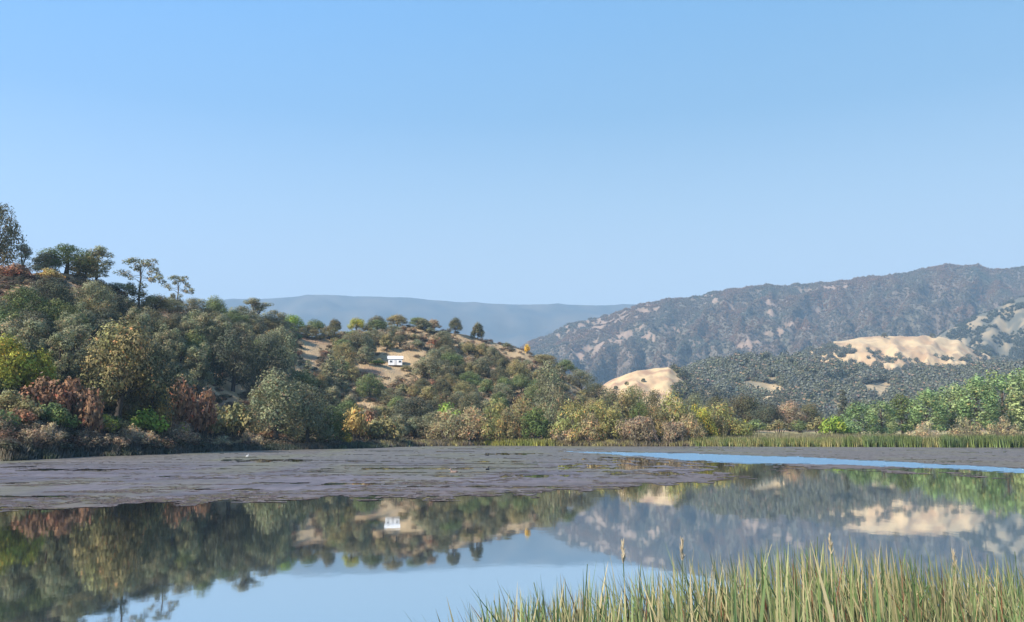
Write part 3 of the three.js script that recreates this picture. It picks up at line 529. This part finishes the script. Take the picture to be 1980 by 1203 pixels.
// the rest of the wood, thrown between the trees above; clearings stay open
const CLEAR = [[62, 528, 66, 9], [192, 535, 20, 6], [606, 664, 30, 10], [598, 690, 16, 16], [745, 716, 62, 11], [762, 706, 24, 14], [782, 684, 34, 7], [905, 652, 26, 7], [452, 748, 34, 16], [508, 618, 12, 6]];
const covers = (px, top, base, w) => CLEAR.some(([cx, cy, rx, ry]) => px + w / 2 > cx - rx * 0.8 && px - w / 2 < cx + rx * 0.8 && top < cy + ry * 0.7 && base > cy - ry * 0.7);
{
  const rnd = rng(2024), spots = [], made = [];
  const LOOK = { dark: 'dark green', shade: 'blackish green', mid: 'mid green', grey: 'grey-green', olive: 'olive', brown: 'brown', rust: 'rust-coloured' };
  const SORT = { oak: 'rounded oak', dense: 'bushy oak', pine: 'airy pine', shrub: 'bush' };
  const region = (px, py) => px > 560
    ? (py < 652 ? (px < 700 ? 'on the left end of the knoll top' : px < 800 ? 'on the middle of the knoll top' : 'under the lone round oaks')
      : py < 715 ? (px < 680 ? 'left of the white house' : px < 830 ? 'above the white house' : px < 960 ? 'right of the white house' : 'on the right shoulder of the knoll')
        : py < 775 ? (px < 700 ? 'below and left of the white house' : px < 860 ? 'directly below the white house' : px < 1000 ? 'below and right of the white house' : 'behind the mid willow thicket')
          : px < 700 ? 'behind the inlet shrubs' : px < 880 ? 'above the dark inlet' : 'low behind the willow thicket')
    : (py < 610 ? (px < 130 ? 'under the tall left hilltop tree' : px < 260 ? 'under the hilltop oak on the left' : px < 400 ? 'around the umbrella-shaped pine' : 'left of the feathery skyline pine')
      : py < 700 ? (px < 150 ? 'above the yellow-green edge trees' : px < 300 ? 'behind the very large olive oak' : px < 430 ? 'above the right rusty shrubs' : 'in the hollow left of the knoll')
        : py < 800 ? (px < 120 ? 'around the leftmost rusty shrubs' : px < 300 ? 'beneath the very large olive oak' : px < 450 ? 'below the right rusty shrubs' : 'behind the round grey shore oak')
          : px < 200 ? 'in brush on the leftmost shore' : px < 400 ? 'near the bright green shore bush' : 'near the round grey shore oak');
  const put = (kind, tint, px, x, D, h, w, top) => { const o = plantAt(kind, tint, x, -D, h, w, '', null); made.push({ o, px, base: `${LOOK[tint]} ${SORT[kind]} ${region(px, top + (w / D * F) * 0.3)}` }); };
  const limit = table([[0, 560], [100, 528], [180, 540], [240, 585], [400, 600], [500, 628], [700, 630], [860, 640], [940, 665], [1050, 700], [1160, 765]]);
  for (let px = 392; px < 868; px += 13 + rnd() * 13) {          // low growth closing the skyline between the hand-placed oaks
    const D = crestD(px) - 2 - rnd() * 10, x = U(px) * D, tree = px < 560 || rnd() < 0.25, h = (tree ? 3.6 : 2.2) + rnd() * 1.8, w = h * (1.3 + rnd() * 0.5), top = HORIZON - (groundH(x, -D) + h - EYE) / D * F;
    put(tree ? 'dense' : 'shrub', ['mid', 'grey', 'olive', 'brown', 'dark'][Math.floor(rnd() * (tree ? 3 : 5))], px, x, D, h, w, top);
  }
  for (let tries = 0, count = 0; tries < 14000 && count < 310; tries++) {
    const px = -60 + rnd() * 1230, s = shoreD(px), c = crestD(px), t = 0.06 + 0.92 * Math.pow(rnd(), 0.9), D = s + (c - s) * t, x = U(px) * D, g = groundH(x, -D);
    if (g < 1.2) continue;
    const knoll = px > 560, pick = rnd();
    let kind, tint, h, w;
    if (knoll) {
      if (pick < 0.68) { kind = rnd() < 0.5 ? 'oak' : 'dense'; tint = ['grey', 'mid', 'olive', 'dark', 'grey'][Math.floor(rnd() * 5)]; h = 5 + rnd() * rnd() * 6.5; w = h * (0.95 + 0.45 * rnd()); }
      else { kind = 'shrub'; tint = ['brown', 'rust', 'olive', 'grey', 'brown'][Math.floor(rnd() * 5)]; h = 2.6 + rnd() * 1.6; w = h * (1.3 + 0.7 * rnd()); }
    } else if (t < 0.2) { kind = 'shrub'; tint = ['olive', 'brown', 'mid', 'rust'][Math.floor(rnd() * 4)]; h = 2 + rnd() * 1.5; w = h * 1.5; }
    else if (pick < 0.2) { kind = 'pine'; tint = 'grey'; h = 8 + rnd() * 3; w = h * 0.55; }
    else { kind = rnd() < 0.45 ? 'oak' : 'dense'; tint = ['dark', 'shade', 'mid', 'dark', 'olive', 'grey'][Math.floor(rnd() * 6)]; h = 6 + rnd() * 3.5; w = h * (0.85 + 0.3 * rnd()); }
    const base = HORIZON - (g - EYE) / D * F, top = HORIZON - (g + h - EYE) / D * F, wp = w / D * F;
    if (top < limit(px) || covers(px, top, base, wp)) continue;
    if (spots.some(([a, b, d]) => Math.hypot((a - px), (b - base) * 1.7) < (wp + d) * (knoll ? 0.25 : 0.28))) continue;
    spots.push([px, base, wp]); count++;
    put(kind, tint, px, x, D, h, w, top);
  }
  const NTH = ['leftmost', 'second from left', 'third from left', 'fourth from left', 'fifth from left', 'sixth from left', 'seventh from left', 'eighth from left', 'ninth from left'], MANY = ['', '', 'two', 'three', 'four', 'five', 'six', 'seven', 'eight', 'nine'];
  const sets = new Map(); for (const m of made) (sets.get(m.base) ?? sets.set(m.base, []).get(m.base)).push(m);
  for (const [base, list] of sets) {
    list.sort((a, b) => a.px - b.px);
    list.forEach((m, i) => { m.o.userData.label = list.length === 1 ? base : `${base}, ${i === list.length - 1 ? 'rightmost' : NTH[i] ?? 'in the middle'} of ${MANY[list.length] ?? 'many'}`; m.o.userData.group = /bush/.test(base) ? 'bushes scattered over the left hill and knoll' : 'trees of the wood on the left hill and knoll'; });
  }
}
// lone oaks on the golden hills
for (const [px, t, L, w, label] of [[1713, 0.93, goldHill, 15, 'lone dark oak near the top centre of the golden hill'], [1806, 0.98, goldHill, 13, 'dark oak on the right part of the golden hilltop'], [1772, 0.62, goldHill, 14, 'lone dark oak on the open face of the golden hill'], [1190, 0.7, nearGold, 11, 'left one of the three tiny oaks on the golden knoll'], [1211, 0.74, nearGold, 11, 'middle one of the three tiny oaks on the golden knoll'], [1243, 0.76, nearGold, 11, 'right one of the three tiny oaks on the golden knoll']]) {
  const D = L.foot + (L.crest - L.foot) * t, u = ray(px, 690)[0], x = u * D, y = L.height(u, D), m = w / F * D;
  const o = plantAt('oak', 'dark', x, -D, m * 0.8, m, label, null); o.position.y = y - 0.3;
}

// ---------------------------------------------------------------- far woods and scrub: masses nobody could count
function scatter(name, label, geometry, material, list) {       // list of [x, y, z, sx, sy, turn, r, g, b]
  const m = new THREE.InstancedMesh(geometry, material, list.length); m.name = numbered(name); shade(m);
  const M = new THREE.Matrix4(), q = new THREE.Quaternion(), Y = new THREE.Vector3(0, 1, 0), c = new THREE.Color();
  list.forEach(([x, y, z, sx, sy, a, r, g, b], i) => { M.compose(new THREE.Vector3(x, y, z), q.setFromAxisAngle(Y, a), new THREE.Vector3(sx, sy, sx)); m.setMatrixAt(i, M); m.setColorAt(i, c.setRGB(r, g, b)); });
  tag(m, label, null, null, 'stuff'); scene.add(m); return m;
}
const farTree = (() => { const T = new Tris(), rnd = rng(5); crownInto(T, [[0, 0.62, 0, 0.36, 0.9], [0.22, 0.45, 0.1, 0.3, 0.9], [-0.2, 0.42, -0.12, 0.3, 0.9], [0.02, 0.4, 0.24, 0.27, 1], [0, 0.3, -0.2, 0.3, 1]], { density: 380, leaf: 0.17, aspect: 0.75, floor: 0.02 }, rnd); limbInto(T, [[0, -0.1, 0], [0, 0.5, 0]], [0.05, 0.03], [0.8, 0.7, 0.6], 4); return T.geometry(); })();
{
  const rnd = rng(31), white = leafMat(1, 1, 1), far = [], up = [];
  const patches = [[1350, 741, 14, 7], [1420, 686, 24, 8], [1490, 760, 36, 14], [1368, 768, 10, 8], [1640, 742, 16, 6], [1706, 756, 30, 14], [1580, 740, 10, 5], [1740, 728, 24, 8], [1840, 700, 60, 7]];
  const push = (L, n, hMin, hMax, keep, tone) => {
    for (let i = 0; i < n; i++) {
      const u = lerp(L.u0, Math.min(L.u1, 0.62), rnd()), t = Math.pow(rnd(), 0.8) * 1.04, D = L.foot + (L.crest - L.foot) * t, x = u * D, y = L.height(u, D), py = HORIZON - (y - EYE) / D * F * 0.985, px = PX(u);
      if (!keep(px, py, t, x, D)) continue;
      const h = lerp(hMin, hMax, Math.pow(rnd(), 1.8) * 1.25), k = 0.82 + 0.36 * rnd(), w = h * (0.9 + 0.4 * rnd());
      far.push([x, y - 0.3, -D, w, h, rnd() * 6.28, ...((q) => [tone[0] * k * (1 + 0.5 * q), tone[1] * k, tone[2] * k * (1 - 0.2 * q) * (0.85 + 0.3 * rnd())])(L === mountain ? fbm(x * 0.005, D * 0.005, 3) : -0.1)]);
    }
  };
  const inPatch = (px, py) => patches.some(([a, b, c, d]) => ((px - a) / c) ** 2 + ((py - b) / d) ** 2 < 1);
  push(woodHill, 9000, 3, 11, (px, py, t, x, D) => !inPatch(px, py) && fbm(x * 0.012 + 2, D * 0.012, 3) > -0.26 && fbm(x * 0.05, D * 0.03 + 9, 2) > -0.24, [0.15, 0.16, 0.115]);
  push(nearGold, 900, 5, 9, (px, py, t, x, D) => !inPatch(px, py) && (px > 1305 || t < 0.25) && fbm(x * 0.02, D * 0.02, 3) > -0.15, [0.12, 0.125, 0.08]);
  push(goldHill, 2600, 6, 10, (px, py, t, x, D) => (py > 672 + 26 * smooth(1600, 1800, px) + 12 * n2(px * 0.02, 1) || px > 1880 || px < 1560) && (fbm(x * 0.01, D * 0.014, 3) > -0.02 || py > 712) && !(px > 1740 && px < 1900 && py < 712 && rnd() < 0.6 && fbm(x * 0.02, D * 0.03, 3) < 0.12), [0.12, 0.125, 0.085]);
  scatter('far_woods', 'oak woods covering the hills in the middle distance', farTree, white, far);
  far.length = 0;
  push(mountain, 110000, 2.2, 6.5, (px, py, t, x, D) => bareAt(x, D, px, py) < 0.2 + 0.3 * rnd(), [0.175, 0.152, 0.118]);
  push(spur, 9000, 3, 8, (px, py, t, x, D) => t < 0.62 || fbm(x * 0.02, D * 0.02, 3) > 0.05, [0.075, 0.088, 0.06]);
  scatter('mountain_woods', 'dark woods and chaparral covering the far mountain', farTree, white, far);
  // low scrub over the left hill and knoll
  const bush = (() => { const T = new Tris(), r = rng(8); crownInto(T, [[0, 0.5, 0, 0.42, 0.8], [0.3, 0.35, 0.1, 0.32, 0.9], [-0.28, 0.35, -0.1, 0.33, 0.9], [0, 0.3, 0.3, 0.3, 0.9]], { density: 420, leaf: 0.15, aspect: 0.55, floor: 0.01 }, r); return T.geometry(); })();
  for (let i = 0; i < 7000; i++) {
    const px = -120 + rnd() * 1330, s = shoreD(px), c = crestD(px), t = rnd() * 1.05, D = s + 1 + (c - s) * t, x = U(px) * D, y = groundH(x, -D), base = HORIZON - (y - EYE) / D * F;
    if (y < 0.15) continue;
    if (CLEAR.some(([cx, cy, rx, ry]) => ((px - cx) / rx) ** 2 + ((base - cy) / (ry * 1.2)) ** 2 < 1.1)) continue;
    
    const h = (0.5 + rnd() * 1.3) * (px > 560 ? 0.9 : 1), tones = [[0.14, 0.115, 0.085], [0.1, 0.1, 0.06], [0.16, 0.095, 0.065], [0.06, 0.07, 0.045], [0.2, 0.16, 0.1]], q = tones[Math.floor(rnd() * 5)];
    up.push([x, y - 0.05, -D, h * 1.5, h, rnd() * 6.28, ...q]);
  }
  scatter('undergrowth', 'low brown and olive scrub between the trees of the left hill', bush, white, up);
}
// ---------------------------------------------------------------- grasses along the far shore
const tuft = (() => { const T = new Tris(), r = rng(9); for (let i = 0; i < 16; i++) { const a = r() * 6.28, d = r() * 0.35, x = Math.cos(a) * d, z = Math.sin(a) * d, q = r() * 6.28, w = 0.05, h = 0.65 + 0.35 * r(), lx = Math.cos(a) * 0.25 * r(), lz = Math.sin(a) * 0.25 * r(), k = 0.8 + 0.4 * r(), c = [k, k, k], A = T.vert(x - Math.cos(q) * w, 0, z - Math.sin(q) * w, 0.3 * Math.cos(a), 0.7, 0.3 * Math.sin(a), c), B = T.vert(x + Math.cos(q) * w, 0, z + Math.sin(q) * w, 0.3 * Math.cos(a), 0.7, 0.3 * Math.sin(a), c), C = T.vert(x + lx, h, z + lz, 0.3 * Math.cos(a), 0.7, 0.3 * Math.sin(a), c); T.i.push(A, B, C); } return T.geometry(); })();
{
  const rnd = rng(41), white = leafMat(1, 1, 1);
  const band = (name, label, n, px0, px1, d0, d1, hMin, hMax, tones, keep = () => true) => {
    const out = [];
    for (let i = 0; i < n; i++) {
      const px = lerp(px0, px1, rnd()), d = lerp(d0, d1, rnd()), D = shoreD(px) + d, x = U(px) * D, y = groundH(x, -D); if (!keep(px, d, x, D)) continue;
      const n = fbm(x * 0.12, D * 0.12, 2), q = tones[Math.max(0, Math.min(tones.length - 1, Math.floor((n + 0.5 + (rnd() - 0.5) * 0.5) * tones.length)))], h = lerp(hMin, hMax, rnd()), k = 0.8 + 0.4 * rnd();
      out.push([x, Math.max(y, -0.3) - 0.05, -D, 0.9 + rnd() * 0.6, h, rnd() * 6.28, q[0] * k, q[1] * k, q[2] * k]);
    }
    scatter(name, label, tuft, white, out);
  };
  const G = [0.21, 0.27, 0.075], Y = [0.42, 0.38, 0.14], P = [0.42, 0.38, 0.2], K = [0.04, 0.06, 0.025], T = [0.3, 0.24, 0.13];
  band('reed_bank', 'green tule reeds along the far right shore', 5200, 1335, 2300, -1.5, 9, 1.0, 1.9, [G, Y, G, Y], (px, d) => d < 2.5 + 7 * rnd());
  band('tall_reed_bank', 'taller green reeds along the shore at the right edge', 2600, 1640, 2300, -2, 3.5, 1.5, 2.5, [G, G, [0.18, 0.26, 0.09]], (px, d, x) => n2(px * 0.012, 4) > -0.35);
  band('meadow_grass', 'pale straw meadow behind the reed bank', 6500, 1360, 2350, 8, 48, 1.1, 2.1, [P, T, [0.24, 0.24, 0.11], P]);
  band('bright_grass', 'bright yellow-green grass strip at the foot of the willows', 700, 940, 1070, -1.2, 1.8, 0.9, 1.6, [[0.30, 0.30, 0.06], [0.22, 0.26, 0.05]]);
  band('shore_grass', 'dark green grass fringing the left shore', 5200, -250, 720, -0.6, 2.2, 0.3, 0.85, [K, [0.09, 0.09, 0.045], [0.16, 0.125, 0.08], [0.12, 0.1, 0.06]]);
  band('inlet_grass', 'green grass on the low point left of the inlet', 700, 660, 750, -2.5, 2, 0.5, 1.0, [[0.12, 0.15, 0.05], K]);
  band('waterside_grass', 'brown and straw grass along the shore of the willow thicket', 2600, 740, 1345, -0.8, 3, 0.6, 1.3, [[0.2, 0.15, 0.1], Y, [0.13, 0.11, 0.07], T]);
}

// ---------------------------------------------------------------- white house on the knoll
{
  const [u, e] = ray(764, 716), D = 300, x = u * D, y = groundH(x, -D), h = new THREE.Group(); h.name = 'white_house';
  const white = std(0.82, 0.82, 0.83, { roughness: 0.7 }), roofM = std(0.78, 0.79, 0.82, { roughness: 0.5 }), dark = std(0.06, 0.07, 0.09, { roughness: 0.2 }), W = 5.4, Hh = 2.5, Dp = 4.2;
  const shape = new THREE.Shape([[-Dp / 2, 0], [Dp / 2, 0], [Dp / 2, Hh], [0, Hh + 1.1], [-Dp / 2, Hh]].map(([a, b]) => new THREE.Vector2(a, b)));
  const wall = new THREE.ExtrudeGeometry(shape, { depth: W, bevelEnabled: false }); wall.translate(0, 0, -W / 2); wall.rotateY(Math.PI / 2); meshOf('wall', wall, white, h);
  for (const s of [-1, 1]) { const L = Math.hypot(Dp / 2 + 0.3, 1.25), r = new THREE.BoxGeometry(W + 0.7, 0.1, L); r.rotateX(s * Math.atan2(1.1, Dp / 2)); r.translate(0, Hh + 0.57, s * (Dp / 4 + 0.12)); meshOf('roof', r, roofM, h); }
  const door = new THREE.BoxGeometry(0.9, 1.95, 0.06); door.translate(0.1, 0.98, Dp / 2 + 0.03); meshOf('door', door, std(0.55, 0.55, 0.57), h);
  for (const wx of [-1.7, 1.8]) { const f = meshOf('window', new THREE.BoxGeometry(1.1, 0.9, 0.08), white, h); f.position.set(wx, 1.45, Dp / 2 + 0.04); const p = meshOf('pane', new THREE.BoxGeometry(0.9, 0.7, 0.03), dark, f); p.position.z = 0.05; }
  h.position.set(x, y + 0.15, -D); h.rotation.y = 0.12; h.scale.setScalar(0.86); tag(h, 'small white house in the tan clearing on the knoll', 'house'); scene.add(h);
}

// ---------------------------------------------------------------- water birds
function bird(name, label, px, py, tone, size, turn, upright) {
  const D = rowD(py), N = 44, mc = new MarchingCubes(N, new THREE.MeshBasicMaterial(), false, false, 60000), bones = upright
    ? [[-0.25, 0.0, 0.2, 0.0, 0.2, 0.17], [0.15, 0.12, 0.3, 0.34, 0.1, 0.07], [0.3, 0.34, 0.22, 0.62, 0.06, 0.05], [0.22, 0.62, 0.34, 0.68, 0.07, 0.06], [-0.25, 0, -0.55, -0.1, 0.12, 0.04]]
    : [[-0.3, 0.0, 0.25, 0.0, 0.22, 0.22], [-0.3, 0.05, -0.62, 0.16, 0.13, 0.04], [0.3, 0.1, 0.42, 0.36, 0.13, 0.09], [0.42, 0.38, 0.5, 0.4, 0.13, 0.11]];
  const sd = (x, y, z) => { let m = 9; for (const [ax, ay, bx, by, ra, rb] of bones) { const dx = bx - ax, dy = by - ay, t = Math.max(0, Math.min(1, ((x - ax) * dx + (y - ay) * dy) / (dx * dx + dy * dy || 1))), d = Math.hypot(x - ax - dx * t, y - ay - dy * t, z) - lerp(ra, rb, t), k = 0.08, q = Math.max(0, k - Math.abs(m - d)) / k; m = Math.min(m, d) - q * q * k / 4; } return m; };
  for (let k = 0; k < N; k++) for (let j = 0; j < N; j++) for (let i = 0; i < N; i++) mc.field[k * N * N + j * N + i] = -sd((i / N) * 2 - 1, (j / N) * 2 - 1, (k / N) * 2 - 1);
  mc.isolation = 0; mc.update();
  const g = new THREE.BufferGeometry(); g.setAttribute('position', new THREE.Float32BufferAttribute(mc.positionArray.slice(0, mc.count * 3), 3)); g.setAttribute('normal', new THREE.Float32BufferAttribute(mc.normalArray.slice(0, mc.count * 3), 3));
  const o = new THREE.Group(); o.name = numbered(name); meshOf('body', g, std(...tone, { roughness: 0.7 }), o);
  const bill = new THREE.ConeGeometry(0.035, 0.2, 8); bill.rotateZ(-Math.PI / 2); bill.translate(upright ? 0.48 : 0.68, upright ? 0.67 : 0.37, 0); meshOf('bill', bill, std(0.45, 0.35, 0.12), o);
  o.position.set(U(px) * D, 0.1 * size + (upright ? 0.25 * size : 0), -D); o.scale.setScalar(size); o.rotation.y = turn;
  if (upright) for (const z of [-0.06, 0.06]) { const l = new THREE.CylinderGeometry(0.02, 0.02, 0.5, 6); l.translate(-0.05, -0.38, z); meshOf('leg', l, std(0.08, 0.08, 0.07), o); }
  tag(o, label, 'bird'); scene.add(shade(o));
}
bird('egret', 'small white egret standing on the weed mat near the left shore', 480, 884, [0.85, 0.85, 0.84], 0.32, 0.3, true);
bird('duck', 'brown duck swimming left of the black coot on the weed mat', 878, 914, [0.16, 0.11, 0.09], 0.52, 2.9, false);
bird('coot', 'black coot on the weed mat in the centre of the lake', 943, 909, [0.02, 0.02, 0.022], 0.48, 1.2, false);
bird('coot', 'dark coot near the bright grass strip far back on the mat', 942, 881, [0.025, 0.022, 0.022], 0.5, 0.4, false);

// ---------------------------------------------------------------- cattail reeds in the foreground
const reedMat = new THREE.MeshPhysicalMaterial({ vertexColors: true, roughness: 0.6, specularIntensity: 0.5, transmission: 0.25, thickness: 0, side: THREE.DoubleSide });
function bladeInto(T, x, z, y0, h, w, lean, dir, curl, color, tip, segs = 6, kink = 0, base = null) {
  let last = null; const sx = Math.cos(dir + 1.57), sz = Math.sin(dir + 1.57), tw = (x * 7.3 + z * 3.1) % 3;
  for (let k = 0; k <= segs; k++) {
    const t = k / segs, off = lean * t * h + curl * t * t * t * h, drop = kink && t > 0.72 ? (t - 0.72) * kink * h : 0;
    const px = x + Math.cos(dir) * (off + drop * 0.8), pz = z + Math.sin(dir) * (off + drop * 0.8), py = y0 + h * t * (1 - 0.25 * curl * t * t) - drop * 1.5;
    const ww = w * 0.5 * (t < 0.6 ? 0.85 + 0.15 * t : Math.max(0.02, 1 - ((t - 0.6) / 0.4) ** 1.5)), q = tw + t * 1.4, ax = sx * Math.cos(q * 0.5) + Math.cos(dir) * Math.sin(q * 0.5) * 0.6, az = sz * Math.cos(q * 0.5) + Math.sin(dir) * Math.sin(q * 0.5) * 0.6;
    const foot = base ?? color, c = color.map((v, i) => lerp(lerp(foot[i], v, smooth(0.5, 0.8, t)), tip[i], smooth(0.72, 1, t))), nx = -az, nz = ax, nl = Math.hypot(nx, 0.2, nz);
    const a = T.vert(px - ax * ww, py, pz - az * ww, nx / nl, 0.2 / nl, nz / nl, c), b = T.vert(px + ax * ww, py, pz + az * ww, nx / nl, 0.2 / nl, nz / nl, c);
    if (last) T.i.push(last[0], last[1], a, last[1], b, a);
    last = [a, b];
  }
}
const REED = [[0.075, 0.13, 0.045], [0.10, 0.155, 0.055], [0.15, 0.19, 0.075], [0.22, 0.24, 0.11], [0.36, 0.31, 0.18], [0.40, 0.30, 0.16], [0.04, 0.07, 0.025], [0.20, 0.09, 0.045], [0.16, 0.065, 0.04]];
const reedTop = table([[860, 1250], [905, 1196], [950, 1152], [1000, 1122], [1060, 1116], [1150, 1096], [1250, 1082], [1350, 1062], [1450, 1052], [1550, 1036], [1650, 1036], [1750, 1046], [1850, 1060], [1950, 1066], [2100, 1064], [2400, 1060]]);
{
  const rnd = rng(55), T = new Tris();
  for (let i = 0; i < 15000; i++) {
    const D = 4.2 + 5.8 * Math.sqrt(rnd()), px = 912 + 1440 * rnd(), x = U(px) * D, clump = n2(x * 1.1, D * 1.1);
    if (clump < -0.25 + rnd() * 0.5 - smooth(1100, 1500, px) * 0.45 - 0.35 * smooth(7.5, 5, D) - 0.6 * smooth(1250, 1050, px)) continue;
    const topY = reedTop(px) + Math.pow(rnd(), 1.35) * 120 + (rnd() - 0.5) * 26 - (rnd() < 0.04 ? 26 : 0), h = EYE + (HORIZON - topY) / F * D + 0.3;
    if (h < 0.5) continue;
    const low = smooth(0.95, 0.4, rnd()), dead = rnd() < 0.34, q = dead ? REED[4 + Math.floor(rnd() * 5)] : REED[Math.floor(rnd() * 4.4)], k = 0.8 + 0.4 * rnd();
    const tip = dead ? q : rnd() < 0.4 ? [0.44, 0.37, 0.21] : q.map((v) => v * 1.5);
    bladeInto(T, x, -D, -0.3, h * (dead ? 0.7 + 0.3 * rnd() : 1), 0.016 + 0.034 * rnd(), (rnd() - 0.4) * 0.3, rnd() < 0.4 * smooth(920, 1050, px) ? 3.14 + (rnd() - 0.5) : rnd() * 6.28, rnd() * rnd() * 0.4, q.map((v) => v * k), tip.map((v) => v * k), 6, rnd() < 0.2 ? 0.5 + 0.6 * rnd() : 0, rnd() < 0.45 ? [[0.17, 0.075, 0.04], [0.22, 0.14, 0.07], [0.03, 0.045, 0.02]][Math.floor(rnd() * 3)] : null);
  }
  const m = meshOf('reed_bed', T.geometry(), reedMat); tag(m, 'dense bed of green and straw cattail leaves in the near corner', null, null, 'stuff');
}
{ // the tall single reeds that stand clear of the bed
  const rnd = rng(66);
  const tall = [
    [1135, 1072, 7.2, 0.1, 'none', 'leftmost tall reed standing clear above the bed'], [1203, 1048, 7.6, -0.05, 'tan', 'straight tall reed with a pale plume left of the gap'], [1238, 1074, 7.4, 0.12, 'none', 'slim tall reed leaning right beside the straight plumed reed'],
    [1317, 1044, 7.8, 0.02, 'tan', 'tall reed with a thick cream plume standing in front of the mountain reflection'], [1378, 1066, 7.7, -0.3, 'none', 'tall reed bending left with a browned tip'], [1490, 1036, 8.2, 0.45, 'bent', 'pale reed bent over to the right at its top'],
    [1545, 1056, 8.4, -0.1, 'none', 'upright green reed just right of the bent pale reed'], [1578, 1022, 8.6, 0.08, 'none', 'highest green reed in the middle of the bed'], [1602, 1036, 8.6, -0.14, 'tan', 'plumed reed right of the highest reed'],
    [1655, 1036, 8.8, 0.2, 'none', 'tall reed leaning right below the golden reflection'], [1718, 1044, 8.8, -0.12, 'none', 'tall reed leaning left below the golden reflection'], [1778, 1058, 8.7, 0.06, 'none', 'slim upright reed right of the golden reflection'],
    [1840, 1066, 8.6, -0.2, 'tan', 'tan-tipped reed leaning left near the right side'], [1905, 1058, 8.8, 0.1, 'none', 'pale upright reed second from the right edge'], [1958, 1052, 8.7, -0.04, 'none', 'pale thin reed closest to the right edge'],
    [955, 1140, 6.2, -0.35, 'none', 'dark leaf leaning far left at the left end of the bed'], [1032, 1106, 6.6, -0.3, 'none', 'pale leaf leaning left over open water'],
  ];
  for (const [px, py, D, lean, sort, label] of tall) {
    const [u, e] = ray(px, py), h = EYE + e * D + 0.3, o = new THREE.Group(); o.name = numbered('cattail_reed'); o.position.set(u * D - lean * h * 0.55, -0.3, -D);
    const c = sort === 'bent' ? [0.5, 0.46, 0.3] : REED[Math.floor(rnd() * 3)].map((v) => v * 1.1), S = new Tris();
    const pts = [[0, 0, 0], [lean * h * 0.2, h * 0.4, 0], [lean * h * 0.42, h * 0.8, 0.02], [lean * h * 0.55, h * 0.97, 0.03]];
    limbInto(S, pts, [0.011, 0.009, 0.006, 0.003], c, 5); meshOf('stem', S.geometry(), reedMat, o);
    for (let k = 0; k < 3; k++) { const L = new Tris(); bladeInto(L, (rnd() - 0.5) * 0.04, (rnd() - 0.5) * 0.04, 0, h * (0.99 - 0.12 * k), 0.024, Math.abs(lean) * 0.5 + 0.03 * k, lean < 0 ? 3.14 + k * 0.5 - 0.4 : k * 0.5 - 0.4, 0.06 + 0.08 * k, c, sort === 'none' ? c.map((v) => v * 1.25) : [0.4, 0.34, 0.2], 7, sort === 'bent' && k === 0 ? 0.9 : 0); meshOf('leaf', L.geometry(), reedMat, o); }
    if (sort === 'tan') { const P = new Tris(); for (let k = 0; k < 26; k++) { const t = k / 26, y = h * (0.93 + 0.065 * t), x = lean * h * (0.52 + 0.035 * t), a = rnd() * 6.28, r = 0.028 * (1 - 0.6 * t); limbInto(P, [[x, y, 0.03], [x + Math.cos(a) * r, y + 0.05, 0.03 + Math.sin(a) * r]], [0.006, 0.002], [0.62, 0.52, 0.36], 3); } meshOf('plume', P.geometry(), reedMat, o); }
    tag(o, label, 'reed'); scene.add(o);
  }
}
renderer.render(scene, camera);
